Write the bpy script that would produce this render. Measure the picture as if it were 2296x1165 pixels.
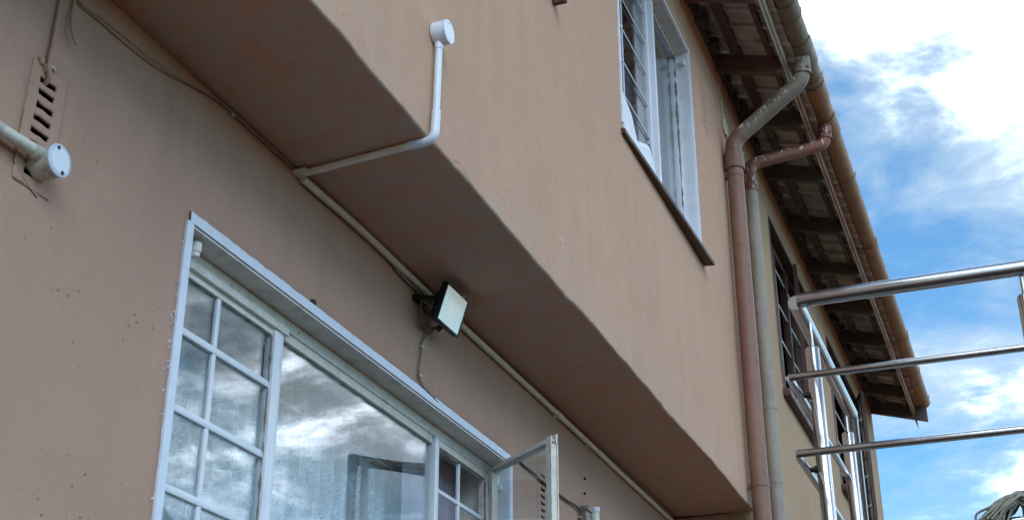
import bpy, bmesh, math, random
from mathutils import Vector, Matrix, noise
random.seed(7)
R = math.radians
S = bpy.context.scene
for o in list(bpy.data.objects): bpy.data.objects.remove(o)
COL = S.collection

# ------------------------------------------------------------------ camera
cam_data = bpy.data.cameras.new('camera'); cam = bpy.data.objects.new('camera', cam_data); COL.objects.link(cam)
cam_data.sensor_width = 36.0; cam_data.lens = 47.98; cam_data.clip_start = 0.05; cam_data.clip_end = 3000
cam.location = (1.28, 0.0, 1.5)
cam.rotation_euler = (R(90 + 25.36), 0, R(21.28))
S.camera = cam
S.view_settings.view_transform = 'Standard'; S.view_settings.look = 'None'
S.view_settings.gamma = 1.0; S.view_settings.use_curve_mapping = False
S.view_settings.exposure = 2.48

S.cycles.max_bounces = 7; S.cycles.diffuse_bounces = 4; S.cycles.transparent_max_bounces = 12; S.cycles.caustics_reflective = False; S.cycles.caustics_refractive = False

# ------------------------------------------------------------------ node helpers
class NT:
    def __init__(s, tree): s.t = tree; s.n = tree.nodes; s.l = tree.links
    def add(s, typ, ins=None, **kw):
        nd = s.n.new(typ)
        for k, v in kw.items(): setattr(nd, k, v)
        for k, v in (ins or {}).items():
            sock = nd.inputs[k]
            if isinstance(v, bpy.types.NodeSocket): s.l.new(v, sock)
            else: sock.default_value = v
        return nd
    def math(s, op, a, b=0.0, c=None, clamp=False):
        nd = s.n.new('ShaderNodeMath'); nd.operation = op; nd.use_clamp = clamp
        for i, v in enumerate((a, b) if c is None else (a, b, c)):
            if isinstance(v, bpy.types.NodeSocket): s.l.new(v, nd.inputs[i])
            else: nd.inputs[i].default_value = v
        return nd.outputs[0]
    def noise(s, vec, scale, detail=4, rough=.55, dist=0.0):
        return s.add('ShaderNodeTexNoise', {'Vector': vec, 'Scale': scale, 'Detail': detail, 'Roughness': rough, 'Distortion': dist}).outputs['Fac']
    def mapr(s, v, a, b, c=0.0, d=1.0, smooth=False):
        nd = s.add('ShaderNodeMapRange', {'Value': v, 'From Min': a, 'From Max': b, 'To Min': c, 'To Max': d})
        if smooth: nd.interpolation_type = 'SMOOTHSTEP'
        return nd.outputs[0]
    def mix(s, fac, a, b, mode='MIX'):
        nd = s.n.new('ShaderNodeMix'); nd.data_type = 'RGBA'; nd.blend_type = mode
        for i, v in ((0, fac), (6, a), (7, b)):
            if isinstance(v, bpy.types.NodeSocket): s.l.new(v, nd.inputs[i])
            else: nd.inputs[i].default_value = v if i == 0 else (tuple(v) + (1,))[:4]
        return nd.outputs[2]
    def scale(s, vec, sc, loc=(0, 0, 0), rot=(0, 0, 0)):
        return s.add('ShaderNodeMapping', {'Vector': vec, 'Scale': sc, 'Location': loc, 'Rotation': rot}).outputs[0]

# ------------------------------------------------------------------ sky
SUN_EL, SUN_ROT = R(40), R(262)
COV, THICK = 0.94, 22.0      # cloud cover threshold, radiance of thick cloud
world = bpy.data.worlds.new('World'); S.world = world; world.use_nodes = True
w = NT(world.node_tree); w.n.clear()
sky = w.add('ShaderNodeTexSky', sky_type='NISHITA'); sky.sun_disc = False
sky.sun_elevation = SUN_EL; sky.sun_rotation = SUN_ROT; sky.air_density = 1.0; sky.dust_density = 0.4; sky.ozone_density = 2.0; sky.altitude = 600
tc = w.add('ShaderNodeTexCoord').outputs['Generated']
sep = w.add('ShaderNodeSeparateXYZ', {'Vector': tc})
zz = w.math('ADD', w.math('MAXIMUM', sep.outputs[2], 0.0), 0.12)
pv = w.add('ShaderNodeCombineXYZ', {'X': w.math('DIVIDE', sep.outputs[0], zz), 'Y': w.math('DIVIDE', sep.outputs[1], zz), 'Z': 0.0}).outputs[0]
CL = (41.04, 7.12, 0.0)
pc = w.scale(pv, (1, 1, 1), CL)
big = w.noise(pc, 0.75, 2, .5)
med = w.noise(pc, 2.4, 9, .60, .35)
fine = w.noise(pc, 8.0, 7, .62, .5)
dens = w.math('ADD', w.math('MULTIPLY', big, 1.3), w.math('ADD', w.math('MULTIPLY', med, .75), w.math('MULTIPLY', fine, .28)))
mask = w.mapr(dens, COV, COV + .30, 0, 1, True)
mask = w.math('MULTIPLY', mask, w.mapr(sep.outputs[2], 0.20, 0.33, 0.0, 1.0, True))
skyc = w.mix(1.0, sky.outputs[0], (0.250, 0.400, 0.440), 'MULTIPLY')
tex = w.mapr(w.noise(w.scale(pc, (1, 1, 1), (0, 0, 3.3)), 3.4, 8, .62, .4), .42, .66, 0, 1, True)   # lit and shaded cloud
lit = w.math('MULTIPLY', w.mapr(dens, COV + .14, COV + .46, 0, 1, True), w.math('ADD', .06, w.math('MULTIPLY', tex, .94)))
cloudc = w.mix(lit, (1.46, 1.73, 1.91), (THICK * .88, THICK * .98, THICK * 1.12))
fin = w.mix(w.math('MULTIPLY', mask, .90), skyc, cloudc)
bg = w.add('ShaderNodeBackground', {'Color': fin, 'Strength': 0.10})
w.l.new(bg.outputs[0], w.add('ShaderNodeOutputWorld').inputs['Surface'])

# ------------------------------------------------------------------ sun (behind the house)
sun_data = bpy.data.lights.new('sun', 'SUN'); sun_data.energy = 3.0; sun_data.angle = R(0.5); sun_data.color = (1.0, .95, .88)
sun = bpy.data.objects.new('sun', sun_data); COL.objects.link(sun)
sd = Vector((math.sin(SUN_ROT) * math.cos(SUN_EL), math.cos(SUN_ROT) * math.cos(SUN_EL), math.sin(SUN_EL)))
sun.rotation_euler = sd.to_track_quat('Z', 'Y').to_euler(); sun.location = sd * 40

# ------------------------------------------------------------------ materials
def material(name):
    m = bpy.data.materials.new(name); m.use_nodes = True
    t = NT(m.node_tree); t.n.clear()
    b = t.add('ShaderNodeBsdfPrincipled'); out = t.add('ShaderNodeOutputMaterial')
    t.l.new(b.outputs[0], out.inputs['Surface'])
    t.b = b; t.out = out; t.co = t.add('ShaderNodeTexCoord').outputs['Object']
    t.geo = t.add('ShaderNodeNewGeometry').outputs['Position']
    return m, t
def fin_mat(t, col, rough=.6, bump=None, bs=.3, bd=.003, metal=0.0, spec=.4):
    for k, v in (('Base Color', col), ('Roughness', rough), ('Metallic', metal), ('Specular IOR Level', spec)):
        if isinstance(v, bpy.types.NodeSocket): t.l.new(v, t.b.inputs[k])
        else: t.b.inputs[k].default_value = (tuple(v) + (1,))[:4] if k == 'Base Color' else v
    if bump is not None:
        bn = t.add('ShaderNodeBump', {'Height': bump, 'Strength': bs, 'Distance': bd})
        t.l.new(bn.outputs[0], t.b.inputs['Normal'])

def plaster(name, c, seed, edge_wear_highlight=False):
    m, t = material(name); p = t.scale(t.geo, (1, 1, 1), (seed, seed * 2.3, seed * .7))
    blot = t.noise(p, 1.3, 6, .6)
    streak = t.noise(t.scale(p, (5, 5, .35)), 2.2, 5, .6)
    mid = t.noise(p, 9, 6, .65)
    fine = t.noise(p, 70, 4, .6)
    dark = tuple(x * .93 for x in c); lite = tuple(min(1, x * 1.05 + .004) for x in c)
    up_ = t.mapr(t.add('ShaderNodeSeparateXYZ', {'Vector': t.add('ShaderNodeNewGeometry').outputs['Normal']}).outputs[2], -.9, -.3, .05, 1)
    col = t.mix(t.math('ADD', .5, t.math('MULTIPLY', up_, t.mapr(blot, .3, .7, -.5, .5))), dark, lite)
    col = t.mix(t.math('MULTIPLY', up_, t.mapr(streak, .45, .75, 0, .26)), col, tuple(x * .74 for x in c))
    col = t.mix(t.math('MULTIPLY', up_, t.mapr(mid, .56, .78, 0, .38)), col, tuple(x * 1.22 + .012 for x in c))
    col = t.mix(t.mapr(fine, .3, .7, 0, .16), col, tuple(x * .7 for x in c))
    sp = t.add('ShaderNodeTexVoronoi', {'Vector': p, 'Scale': 8.0, 'Randomness': 1.0})
    spot = t.math('MULTIPLY', t.math('LESS_THAN', sp.outputs['Distance'], t.mapr(mid, .35, .7, .008, .034)), t.math('GREATER_THAN', t.noise(p, 3.1, 2), .65))
    col = t.mix(t.math('MULTIPLY', t.math('MULTIPLY', spot, up_), .7), col, (.05, .036, .03))
    sp2 = t.add('ShaderNodeTexVoronoi', {'Vector': t.scale(p, (1, 1, 1), (4, 9, 2)), 'Scale': 4.2})
    chip = t.math('MULTIPLY', t.math('LESS_THAN', sp2.outputs['Distance'], t.mapr(fine, .3, .7, .004, .03)), t.math('GREATER_THAN', t.noise(p, 2.3, 2), .55))
    col = t.mix(t.math('MULTIPLY', t.math('MULTIPLY', chip, up_), .65), col, (.60, .54, .47))
    if edge_wear_highlight:
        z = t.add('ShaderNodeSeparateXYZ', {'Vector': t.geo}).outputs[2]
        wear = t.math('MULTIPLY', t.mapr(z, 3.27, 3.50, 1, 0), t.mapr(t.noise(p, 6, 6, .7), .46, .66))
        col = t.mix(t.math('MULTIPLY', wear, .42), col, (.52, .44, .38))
        rim = t.math('MULTIPLY', t.mapr(z, 3.258, 3.275, 1, 0), t.mapr(t.noise(p, 12, 4), .42, .6))  # edge highlight put into the colour, a thin line along the overhang's bottom
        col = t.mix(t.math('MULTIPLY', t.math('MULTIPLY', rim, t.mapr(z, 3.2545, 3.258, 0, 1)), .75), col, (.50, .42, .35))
    run = t.add('ShaderNodeTexVoronoi', {'Vector': t.scale(p, (1, 1, .22)), 'Scale': 26.0, 'Randomness': 1.0})
    runm = t.math('MULTIPLY', t.mapr(run.outputs['Distance'], .0, .20, 1, 0, True), t.mapr(t.noise(p, 3.7, 3), .50, .60))
    pit = t.add('ShaderNodeTexVoronoi', {'Vector': p, 'Scale': 33.0, 'Randomness': 1.0})
    pitm = t.math('MULTIPLY', t.mapr(pit.outputs['Distance'], .05, .17, 1, 0, True), t.mapr(t.noise(t.scale(p, (1, 1, 1), (7, 3, 1)), 5.0, 3), .52, .60))
    col = t.mix(t.math('MULTIPLY', t.math('MULTIPLY', pitm, up_), .38), col, tuple(x * .45 for x in c))
    col = t.mix(t.math('MULTIPLY', t.math('MULTIPLY', runm, up_), .13), col, tuple(x * 1.3 + .02 for x in c))
    h = t.math('ADD', t.math('MULTIPLY', t.noise(t.scale(p, (1, 1, .55)), 110, 4, .6), .50), t.math('ADD', t.math('MULTIPLY', t.noise(p, 26, 3, .5), .14), t.math('MULTIPLY', t.noise(t.scale(p, (1, 1, .4)), 6, 3), .9)))
    h = t.math('ADD', h, t.math('SUBTRACT', t.math('MULTIPLY', runm, .45), t.math('MULTIPLY', pitm, .9)))
    h = t.math('SUBTRACT', h, t.math('MULTIPLY', spot, .5))
    h = t.math('MULTIPLY', h, up_)
    fin_mat(t, col, t.mapr(mid, .3, .7, .72, .92), h, .50, .007, 0, .04)
    return m

def paint(name, c, grime=(.25, .22, .17), g=.35, rough=.5, sc=14, chips=None):
    m, t = material(name); p = t.geo
    a = t.noise(p, sc, 6, .65); b = t.noise(p, sc * 6, 4, .6); cc = t.noise(p, 2.7, 3)
    col = t.mix(t.mapr(a, .48, .78, 0, g), c, grime)
    col = t.mix(t.mapr(cc, .35, .75, 0, .16), col, tuple(x * .75 for x in c))
    if chips:
        col = t.mix(t.math('GREATER_THAN', t.noise(p, sc * 3.3, 5, .7), .665), col, chips)
    fin_mat(t, col, t.mapr(a, .3, .7, rough - .1, rough + .15), t.math('ADD', a, t.math('MULTIPLY', b, .5)), .25, .002, 0, .4)
    return m

def simple(name, c, rough=.5, var=.15, sc=20, metal=0.0, bs=.15, spec=.4):
    m, t = material(name)
    a = t.noise(t.geo, sc, 5, .6)
    col = t.mix(t.mapr(a, .3, .7), tuple(x * (1 - var) for x in c), tuple(min(1, x * (1 + var)) for x in c))
    fin_mat(t, col, t.mapr(a, .3, .7, max(.02, rough - .07), rough + .07), a, bs, .002, metal, spec)
    return m

def pipe_paint(name, c1, c2, drops=0.0, sc=7, rough=.5):
    m, t = material(name); p = t.geo
    a = t.noise(p, sc, 6, .7); b = t.noise(p, sc * 5, 5, .65)
    col = t.mix(t.mapr(a, .35, .68), c1, c2)
    col = t.mix(t.mapr(b, .55, .75, 0, .45), col, tuple(x * .35 for x in c1))
    if drops:
        nz = t.add('ShaderNodeSeparateXYZ', {'Vector': t.add('ShaderNodeNewGeometry').outputs['Normal']}).outputs[2]
        d = t.noise(t.scale(p, (1, 1, .5)), 34, 3, .6, .6)
        k = t.math('MULTIPLY', t.math('GREATER_THAN', d, .60), t.mapr(nz, -.45, .15))
        col = t.mix(t.math('MULTIPLY', k, drops), col, (.62, .61, .56))
    fin_mat(t, col, t.mapr(a, .3, .7, rough - .1, rough + .2), t.math('ADD', a, b), .3, .002, 0, .4)
    return m

M = {}
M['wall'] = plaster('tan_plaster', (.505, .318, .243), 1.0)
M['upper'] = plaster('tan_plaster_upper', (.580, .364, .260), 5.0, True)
M['far'] = plaster('olive_tan_plaster', (.47, .322, .212), 9.0)
M['white'] = paint('white_gloss_paint', (.78, .82, .89), (.42, .40, .36), .25, .35, 16)
M['cream'] = paint('aged_cream_paint', (.76, .71, .64), (.24, .18, .13), .45, .45, 18, (.20, .15, .10))
M['band'] = paint('white_brush_paint', (.75, .81, .93), (.50, .47, .42), .22, .55, 30)
M['putty'] = paint('cracked_putty', (.30, .28, .24), (.02, .018, .015), 1.0, .8, 34, (.015, .012, .01))
M['pvc'] = simple('white_pvc', (.74, .80, .90), .32, .03, 8, 0, .03, .5)
M['pvc_old'] = paint('aged_pvc', (.80, .78, .71), (.24, .20, .16), .34, .4, 22)
M['pvc_dirty'] = paint('stained_pvc', (.68, .67, .58), (.10, .09, .06), .8, .4, 26)
M['lid'] = simple('clear_lid', (.62, .68, .78), .15, .06, 12, 0, .05, .6)
M['black'] = simple('black_housing', (.012, .012, .014), .35, .3, 40)
M['cable'] = paint('painted_cable', (.30, .235, .185), (.12, .09, .07), .5, .6, 60, (.55, .5, .44))
M['cable_grey'] = paint('grey_cable', (.30, .27, .24), (.05, .045, .04), .6, .5, 60)
M['cable_dark'] = simple('dark_cable', (.035, .03, .028), .5, .3, 60)
M['clip'] = simple('cable_clip', (.55, .52, .46), .5, .2, 60)
M['rust'] = paint('rusty_iron', (.12, .075, .05), (.04, .03, .025), .8, .8, 40)
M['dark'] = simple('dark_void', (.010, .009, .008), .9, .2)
M['sill'] = paint('brown_tile_sill', (.085, .052, .036), (.03, .022, .018), .7, .6, 12)
M['rafter'] = paint('dark_red_timber', (.165, .095, .075), (.05, .035, .028), .7, .7, 9)
M['rafter_far'] = paint('weathered_dark_timber', (.125, .102, .084), (.035, .028, .022), .7, .75, 9)
M['batten'] = paint('batten_timber', (.125, .068, .054), (.03, .022, .02), .8, .7, 10)
M['tile'] = paint('concrete_tile_underside', (.52, .45, .39), (.10, .08, .065), .75, .85, 8)
M['rubble'] = paint('dark_mortar_fill', (.10, .085, .07), (.015, .012, .01), .95, .9, 12)
M['fascia_a'] = paint('pale_metal_fascia', (.46, .43, .35), (.16, .13, .10), .5, .45, 8)
M['fascia_b'] = paint('red_brown_fascia', (.36, .195, .125), (.13, .07, .05), .6, .5, 7)
M['gutter_a'] = pipe_paint('olive_gutter', (.185, .140, .092), (.265, .205, .14), 0, 5)
M['gutter_b'] = pipe_paint('brown_gutter', (.245, .120, .060), (.40, .215, .110), .3, 5)
M['pipe_olive'] = pipe_paint('olive_elbow', (.175, .138, .108), (.25, .205, .165), .9, 6)
M['pipe_red'] = pipe_paint('red_brown_elbow', (.185, .062, .040), (.235, .090, .058), .9, 6)
M['pipe_brown'] = pipe_paint('brown_downpipe', (.225, .118, .085), (.285, .160, .120), 0, 4)
M['pipe_grey'] = pipe_paint('grey_downpipe', (.27, .225, .19), (.36, .30, .255), 0, 4)
M['brown_frame'] = paint('brown_window_paint', (.085, .038, .028), (.03, .018, .014), .5, .5, 12)
M['bars'] = simple('white_bars', (.70, .70, .68), .45, .08, 20)
M['lilac'] = simple('lilac_curtain', (.46, .42, .50), .9, .12, 30)
M['cloth'] = simple('white_cloth', (.78, .80, .84), .9, .05, 30)
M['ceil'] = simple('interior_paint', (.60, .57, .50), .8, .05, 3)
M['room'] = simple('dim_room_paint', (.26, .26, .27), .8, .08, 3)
M['floor'] = simple('interior_floor', (.16, .10, .06), .5, .2, 4)
M['peel'] = simple('bare_plaster', (.62, .50, .37), .9, .1, 30)
M['mop'] = paint('grey_mop_cotton', (.30, .29, .245), (.10, .095, .08), .7, .95, 50)
M['blue_grey'] = simple('grey_handle', (.25, .29, .34), .4, .1, 20)
M['concrete'] = paint('concrete', (.30, .28, .25), (.14, .13, .11), .6, .85, 4)
M['steel_dark'] = simple('dark_steel', (.014, .014, .016), .9, .2, 20, 0, .1, .05)

def mk_steel():
    m, t = material('stainless_steel')
    a = t.noise(t.geo, 9, 5, .6); b = t.noise(t.geo, 160, 3, .6)
    col = t.mix(t.mapr(a, .3, .7), (.46, .465, .475), (.60, .605, .615))
    col = t.mix(t.mapr(t.noise(t.geo, 23, 6, .7), .62, .74, 0, .6), col, (.20, .13, .09))
    fin_mat(t, col, t.mapr(a, .3, .7, .13, .24), t.math('ADD', a, t.math('MULTIPLY', b, .25)), .10, .002, 1.0)
    return m
M['steel'] = mk_steel()

def mk_glass(name, gain=1.2, tint=(.93, .96, .96)):
    m = bpy.data.materials.new(name); m.use_nodes = True; t = NT(m.node_tree); t.n.clear()
    gn = t.add('ShaderNodeNewGeometry')
    c = t.math('ABSOLUTE', t.add('ShaderNodeVectorMath', {0: gn.outputs['Incoming'], 1: gn.outputs['Normal']}, operation='DOT_PRODUCT').outputs['Value'])
    fr = t.math('ADD', .043, t.math('MULTIPLY', .957, t.math('POWER', t.math('SUBTRACT', 1.0, c), 5.0)))
    gl = t.add('ShaderNodeBsdfGlossy', {'Color': (1, 1, 1, 1), 'Roughness': 0.004})
    tr = t.add('ShaderNodeBsdfTransparent', {'Color': tint + (1,)})
    mx = t.add('ShaderNodeMixShader', {0: t.math('MULTIPLY', fr, gain, clamp=True), 1: tr.outputs[0], 2: gl.outputs[0]})
    t.l.new(mx.outputs[0], t.add('ShaderNodeOutputMaterial').inputs['Surface'])
    return m
M['glass'] = mk_glass('window_glass')

def mk_lace():
    m = bpy.data.materials.new('lace_net'); m.use_nodes = True; t = NT(m.node_tree); t.n.clear()
    geo = t.add('ShaderNodeNewGeometry').outputs['Position']
    p = t.scale(geo, (0, 1, 1))
    wv = t.add('ShaderNodeTexNoise', {'Vector': p, 'Scale': 9.0, 'Detail': 2.0}).outputs['Color']
    wp = t.add('ShaderNodeVectorMath', {0: p, 1: t.add('ShaderNodeVectorMath', {0: wv, 3: .014}, operation='SCALE').outputs[0]}, operation='ADD').outputs[0]
    v = t.add('ShaderNodeTexVoronoi', {'Vector': wp, 'Scale': 7.2, 'Randomness': .6}); d = v.outputs['Distance']
    # flowers: petals from the angle round each cell centre
    df_ = t.add('ShaderNodeVectorMath', {0: wp, 1: v.outputs['Position']}, operation='SUBTRACT').outputs[0]
    sp_ = t.add('ShaderNodeSeparateXYZ', {'Vector': df_})
    ang = t.math('ARCTAN2', sp_.outputs[2], sp_.outputs[1])
    pr = t.math('ADD', .30, t.math('MULTIPLY', .13, t.math('SINE', t.math('MULTIPLY', ang, 6.0))))
    e1 = t.math('LESS_THAN', t.math('ABSOLUTE', t.math('SUBTRACT', d, pr)), .040)
    e2 = t.math('LESS_THAN', t.math('ABSOLUTE', t.math('SUBTRACT', d, t.math('MULTIPLY', pr, .62))), .022)
    e3 = t.math('LESS_THAN', t.math('ABSOLUTE', t.math('SUBTRACT', d, .09)), .03)
    e4 = t.math('LESS_THAN', t.math('ABSOLUTE', t.math('SUBTRACT', d, t.math('ADD', pr, .11))), .018)
    flower = t.math('MAXIMUM', t.math('MAXIMUM', e1, e2), t.math('MAXIMUM', e3, e4))
    v2 = t.add('ShaderNodeTexVoronoi', {'Vector': wp, 'Scale': 19.0, 'Randomness': .7}); d2 = v2.outputs['Distance']
    q2 = t.add('ShaderNodeSeparateXYZ', {'Vector': t.add('ShaderNodeVectorMath', {0: wp, 1: v2.outputs['Position']}, operation='SUBTRACT').outputs[0]})
    pr2 = t.math('ADD', .28, t.math('MULTIPLY', .12, t.math('SINE', t.math('MULTIPLY', t.math('ARCTAN2', q2.outputs[2], q2.outputs[1]), 5.0))))
    leafm = t.math('MULTIPLY', t.math('LESS_THAN', t.math('ABSOLUTE', t.math('SUBTRACT', d2, pr2)), .06), t.math('GREATER_THAN', d, .47))
    net = t.add('ShaderNodeTexVoronoi', {'Vector': p, 'Scale': 66.0, 'Randomness': .9}, feature='DISTANCE_TO_EDGE')
    netm = t.math('LESS_THAN', net.outputs[0], .14)
    body = t.math('MULTIPLY', t.math('LESS_THAN', d, pr), .30)
    gather = t.mapr(t.noise(t.scale(geo, (0, 1, .05)), 24.0, 3, .6), .50, .66)    # gathered, doubled net between open folds
    op = t.math('MAXIMUM', t.math('MULTIPLY', t.math('MAXIMUM', flower, t.math('MULTIPLY', leafm, .85)), .95), t.math('ADD', t.math('ADD', .54, t.math('MULTIPLY', body, .6)), t.math('ADD', t.math('MULTIPLY', netm, .14), t.math('MULTIPLY', gather, .40))))
    df = t.add('ShaderNodeBsdfDiffuse', {'Color': (.86, .93, 1.0, 1)}); tl = t.add('ShaderNodeBsdfTranslucent', {'Color': (.7, .72, .76, 1)})
    cl = t.add('ShaderNodeMixShader', {0: .12, 1: df.outputs[0], 2: tl.outputs[0]})
    tr = t.add('ShaderNodeBsdfTransparent')
    mx = t.add('ShaderNodeMixShader', {0: op, 1: tr.outputs[0], 2: cl.outputs[0]})
    t.l.new(mx.outputs[0], t.add('ShaderNodeOutputMaterial').inputs['Surface'])
    return m
M['lace'] = mk_lace()

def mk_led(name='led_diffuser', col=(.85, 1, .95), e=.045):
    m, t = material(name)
    fin_mat(t, (.90, .93, .90), .10, None, 0, 0, 0, .5); t.b.inputs['Emission Color'].default_value = tuple(col) + (1,); t.b.inputs['Emission Strength'].default_value = e; return m  # faint glow added to brighten the lamp face in place of reflected light
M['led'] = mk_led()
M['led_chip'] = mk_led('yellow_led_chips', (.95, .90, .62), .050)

def mk_paving():
    m, t = material('paving')
    br = t.add('ShaderNodeTexBrick', {'Vector': t.geo, 'Color1': (.050, .028, .022, 1), 'Color2': (.062, .036, .027, 1), 'Mortar': (.038, .028, .024, 1), 'Scale': 4.0, 'Mortar Size': .012})
    col = t.mix(t.mapr(t.noise(t.geo, 1.1, 6), .4, .7, 0, .5), br.outputs[0], (.040, .032, .020))
    fin_mat(t, col, .85, br.outputs['Fac'], .3, .004); return m
M['paving'] = mk_paving()

# ------------------------------------------------------------------ mesh helpers
ORG = {}
def org(parent): return ORG.get(parent.name, Vector((0, 0, 0))) if parent else Vector((0, 0, 0))
def obj(name, verts, faces, mat, parent=None, smooth=40, origin=None):
    base = org(parent) if origin is None else Vector(origin)
    me = bpy.data.meshes.new(name)
    me.from_pydata([tuple(Vector(v) - base) for v in verts], [], faces)
    me.materials.append(M[mat] if isinstance(mat, str) else mat)
    bm = bmesh.new(); bm.from_mesh(me); bmesh.ops.recalc_face_normals(bm, faces=bm.faces); bm.to_mesh(me); bm.free()
    if smooth:
        me.polygons.foreach_set('use_smooth', [True] * len(me.polygons)); me.set_sharp_from_angle(angle=R(smooth))
    o = bpy.data.objects.new(name, me); COL.objects.link(o)
    if parent: o.parent = parent; ORG[o.name] = base
    else: o.location = base; ORG[o.name] = base
    return o
def thing(name, label, cat, loc, group=None):
    o = bpy.data.objects.new(name, None); COL.objects.link(o); o.location = loc; ORG[o.name] = Vector(loc)
    o.empty_display_size = .1
    return tag(o, label, cat, group)
def tag(o, label=None, cat=None, group=None, kind=None):
    if label: o['label'] = label
    if cat: o['category'] = cat
    if group: o['group'] = group
    if kind: o['kind'] = kind
    return o
class MB:
    def __init__(s): s.v = []; s.f = []
    def add(s, v, f): n = len(s.v); s.v += [tuple(x) for x in v]; s.f += [tuple(i + n for i in q) for q in f]; return s
    def box(s, x0, x1, y0, y1, z0, z1, bev=0.0):
        if bev <= 0:
            return s.add([(x, y, z) for x in (x0, x1) for y in (y0, y1) for z in (z0, z1)],
                         [(0, 1, 3, 2), (4, 6, 7, 5), (0, 4, 5, 1), (2, 3, 7, 6), (0, 2, 6, 4), (1, 5, 7, 3)])
        bm = bmesh.new(); bmesh.ops.create_cube(bm, size=1, matrix=Matrix.Translation(((x0 + x1) / 2, (y0 + y1) / 2, (z0 + z1) / 2)) @ Matrix.Diagonal((abs(x1 - x0), abs(y1 - y0), abs(z1 - z0), 1)))
        return s._bm(bm, bev)
    def _bm(s, bm, bev):
        if bev: bmesh.ops.bevel(bm, geom=bm.edges[:], offset=bev, segments=2, profile=.5, affect='EDGES')
        bm.verts.index_update(); s.add([v.co.copy() for v in bm.verts], [[v.index for v in f.verts] for f in bm.faces]); bm.free(); return s
    def obox(s, mat, sx, sy, sz, bev=0.0):
        bm = bmesh.new(); bmesh.ops.create_cube(bm, size=1, matrix=Matrix.Diagonal((sx, sy, sz, 1)))
        if bev: bmesh.ops.bevel(bm, geom=bm.edges[:], offset=bev, segments=2, profile=.5, affect='EDGES')
        bm.transform(mat); return s._bm(bm, 0)
    def tube(s, pts, r, n=16, cap=True):
        pts = [Vector(p) for p in pts]; rs = r if isinstance(r, (list, tuple)) else [r] * len(pts)
        up = None; rings = []
        for i, p in enumerate(pts):
            t = (pts[min(i + 1, len(pts) - 1)] - pts[max(i - 1, 0)]).normalized()
            if up is None:
                a = Vector((0, 0, 1)) if abs(t.z) < .9 else Vector((0, 1, 0)); up = t.cross(a).normalized()
            up = (up - t * up.dot(t)).normalized(); sd_ = t.cross(up)
            rings.append([p + (up * math.cos(2 * math.pi * k / n) + sd_ * math.sin(2 * math.pi * k / n)) * rs[i] for k in range(n)])
        v = [q for rg in rings for q in rg]
        f = [(i * n + k, i * n + (k + 1) % n, (i + 1) * n + (k + 1) % n, (i + 1) * n + k) for i in range(len(pts) - 1) for k in range(n)]
        if cap: f += [tuple(range(n - 1, -1, -1)), tuple((len(pts) - 1) * n + k for k in range(n))]
        return s.add(v, f)
    def build(s, name, mat, parent=None, smooth=40, origin=None): return obj(name, s.v, s.f, mat, parent, smooth, origin)
def fillet(pts, rad, n=6):
    pts = [Vector(p) for p in pts]; out = [pts[0]]
    for a, b, c in zip(pts, pts[1:], pts[2:]):
        u = (a - b); v = (c - b); d = min(rad, u.length * .48, v.length * .48); u.normalize(); v.normalize()
        p, q = b + u * d, b + v * d
        out += [p * (1 - t) ** 2 + b * 2 * t * (1 - t) + q * t * t for t in [k / n for k in range(n + 1)]]
    return out + [pts[-1]]
def spline(pts, n=6):
    P = [Vector(p) for p in pts]; P = [P[0] * 2 - P[1]] + P + [P[-1] * 2 - P[-2]]; out = []
    for a, b, c, d in zip(P, P[1:], P[2:], P[3:]):
        for k in range(n):
            t = k / n; out.append(.5 * ((2 * b) + (c - a) * t + (2 * a - 5 * b + 4 * c - d) * t * t + (3 * b - a - 3 * c + d) * t ** 3))
    return out + [P[-2]]
def N(*a): return noise.noise(Vector(a))
def lines(lo, hi, step, extra=()):
    pts = sorted(set([lo, hi] + [e for e in extra if lo <= e <= hi])); out = []
    for a, b in zip(pts, pts[1:]):
        k = max(1, round((b - a) / step)); out += [a + (b - a) * i / k for i in range(k)]
    return out + [hi]
def sheet(name, prof, ys, holes, mat, parent, fn, thick):
    """a plastered skin: profile (x, z) swept along Y, with rectangular openings, given thickness inward"""
    np_ = len(prof); v = [fn(x, y, z) for y in ys for (x, z) in prof]; f = []
    for j in range(len(ys) - 1):
        for i in range(np_ - 1):
            yc = (ys[j] + ys[j + 1]) / 2; zc = (prof[i][1] + prof[i + 1][1]) / 2; vert = abs(prof[i][1] - prof[i + 1][1]) > 1e-4
            if vert and any(a < yc < b and c < zc < d for a, b, c, d in holes): continue
            a = j * np_ + i; f.append((a, a + 1, a + np_ + 1, a + np_))
    used = sorted({i for q in f for i in q}); mp = {i: k for k, i in enumerate(used)}
    o = obj(name, [v[i] for i in used], [tuple(mp[i] for i in q) for q in f], mat, parent, 50)
    bm = bmesh.new(); bm.from_mesh(o.data)
    if sum(fc.normal.x for fc in bm.faces) < 0: bmesh.ops.reverse_faces(bm, faces=bm.faces)
    bm.to_mesh(o.data); bm.free()
    md = o.modifiers.new('thickness', 'SOLIDIFY'); md.thickness = thick; md.offset = -1
    return o

# ================================================================== SETTING
g = MB().box(-400, 400, -400, 400, -.3, 0).build('ground', 'paving', None, 0); tag(g, 'brick paving around the house', None, None, 'structure')

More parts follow.
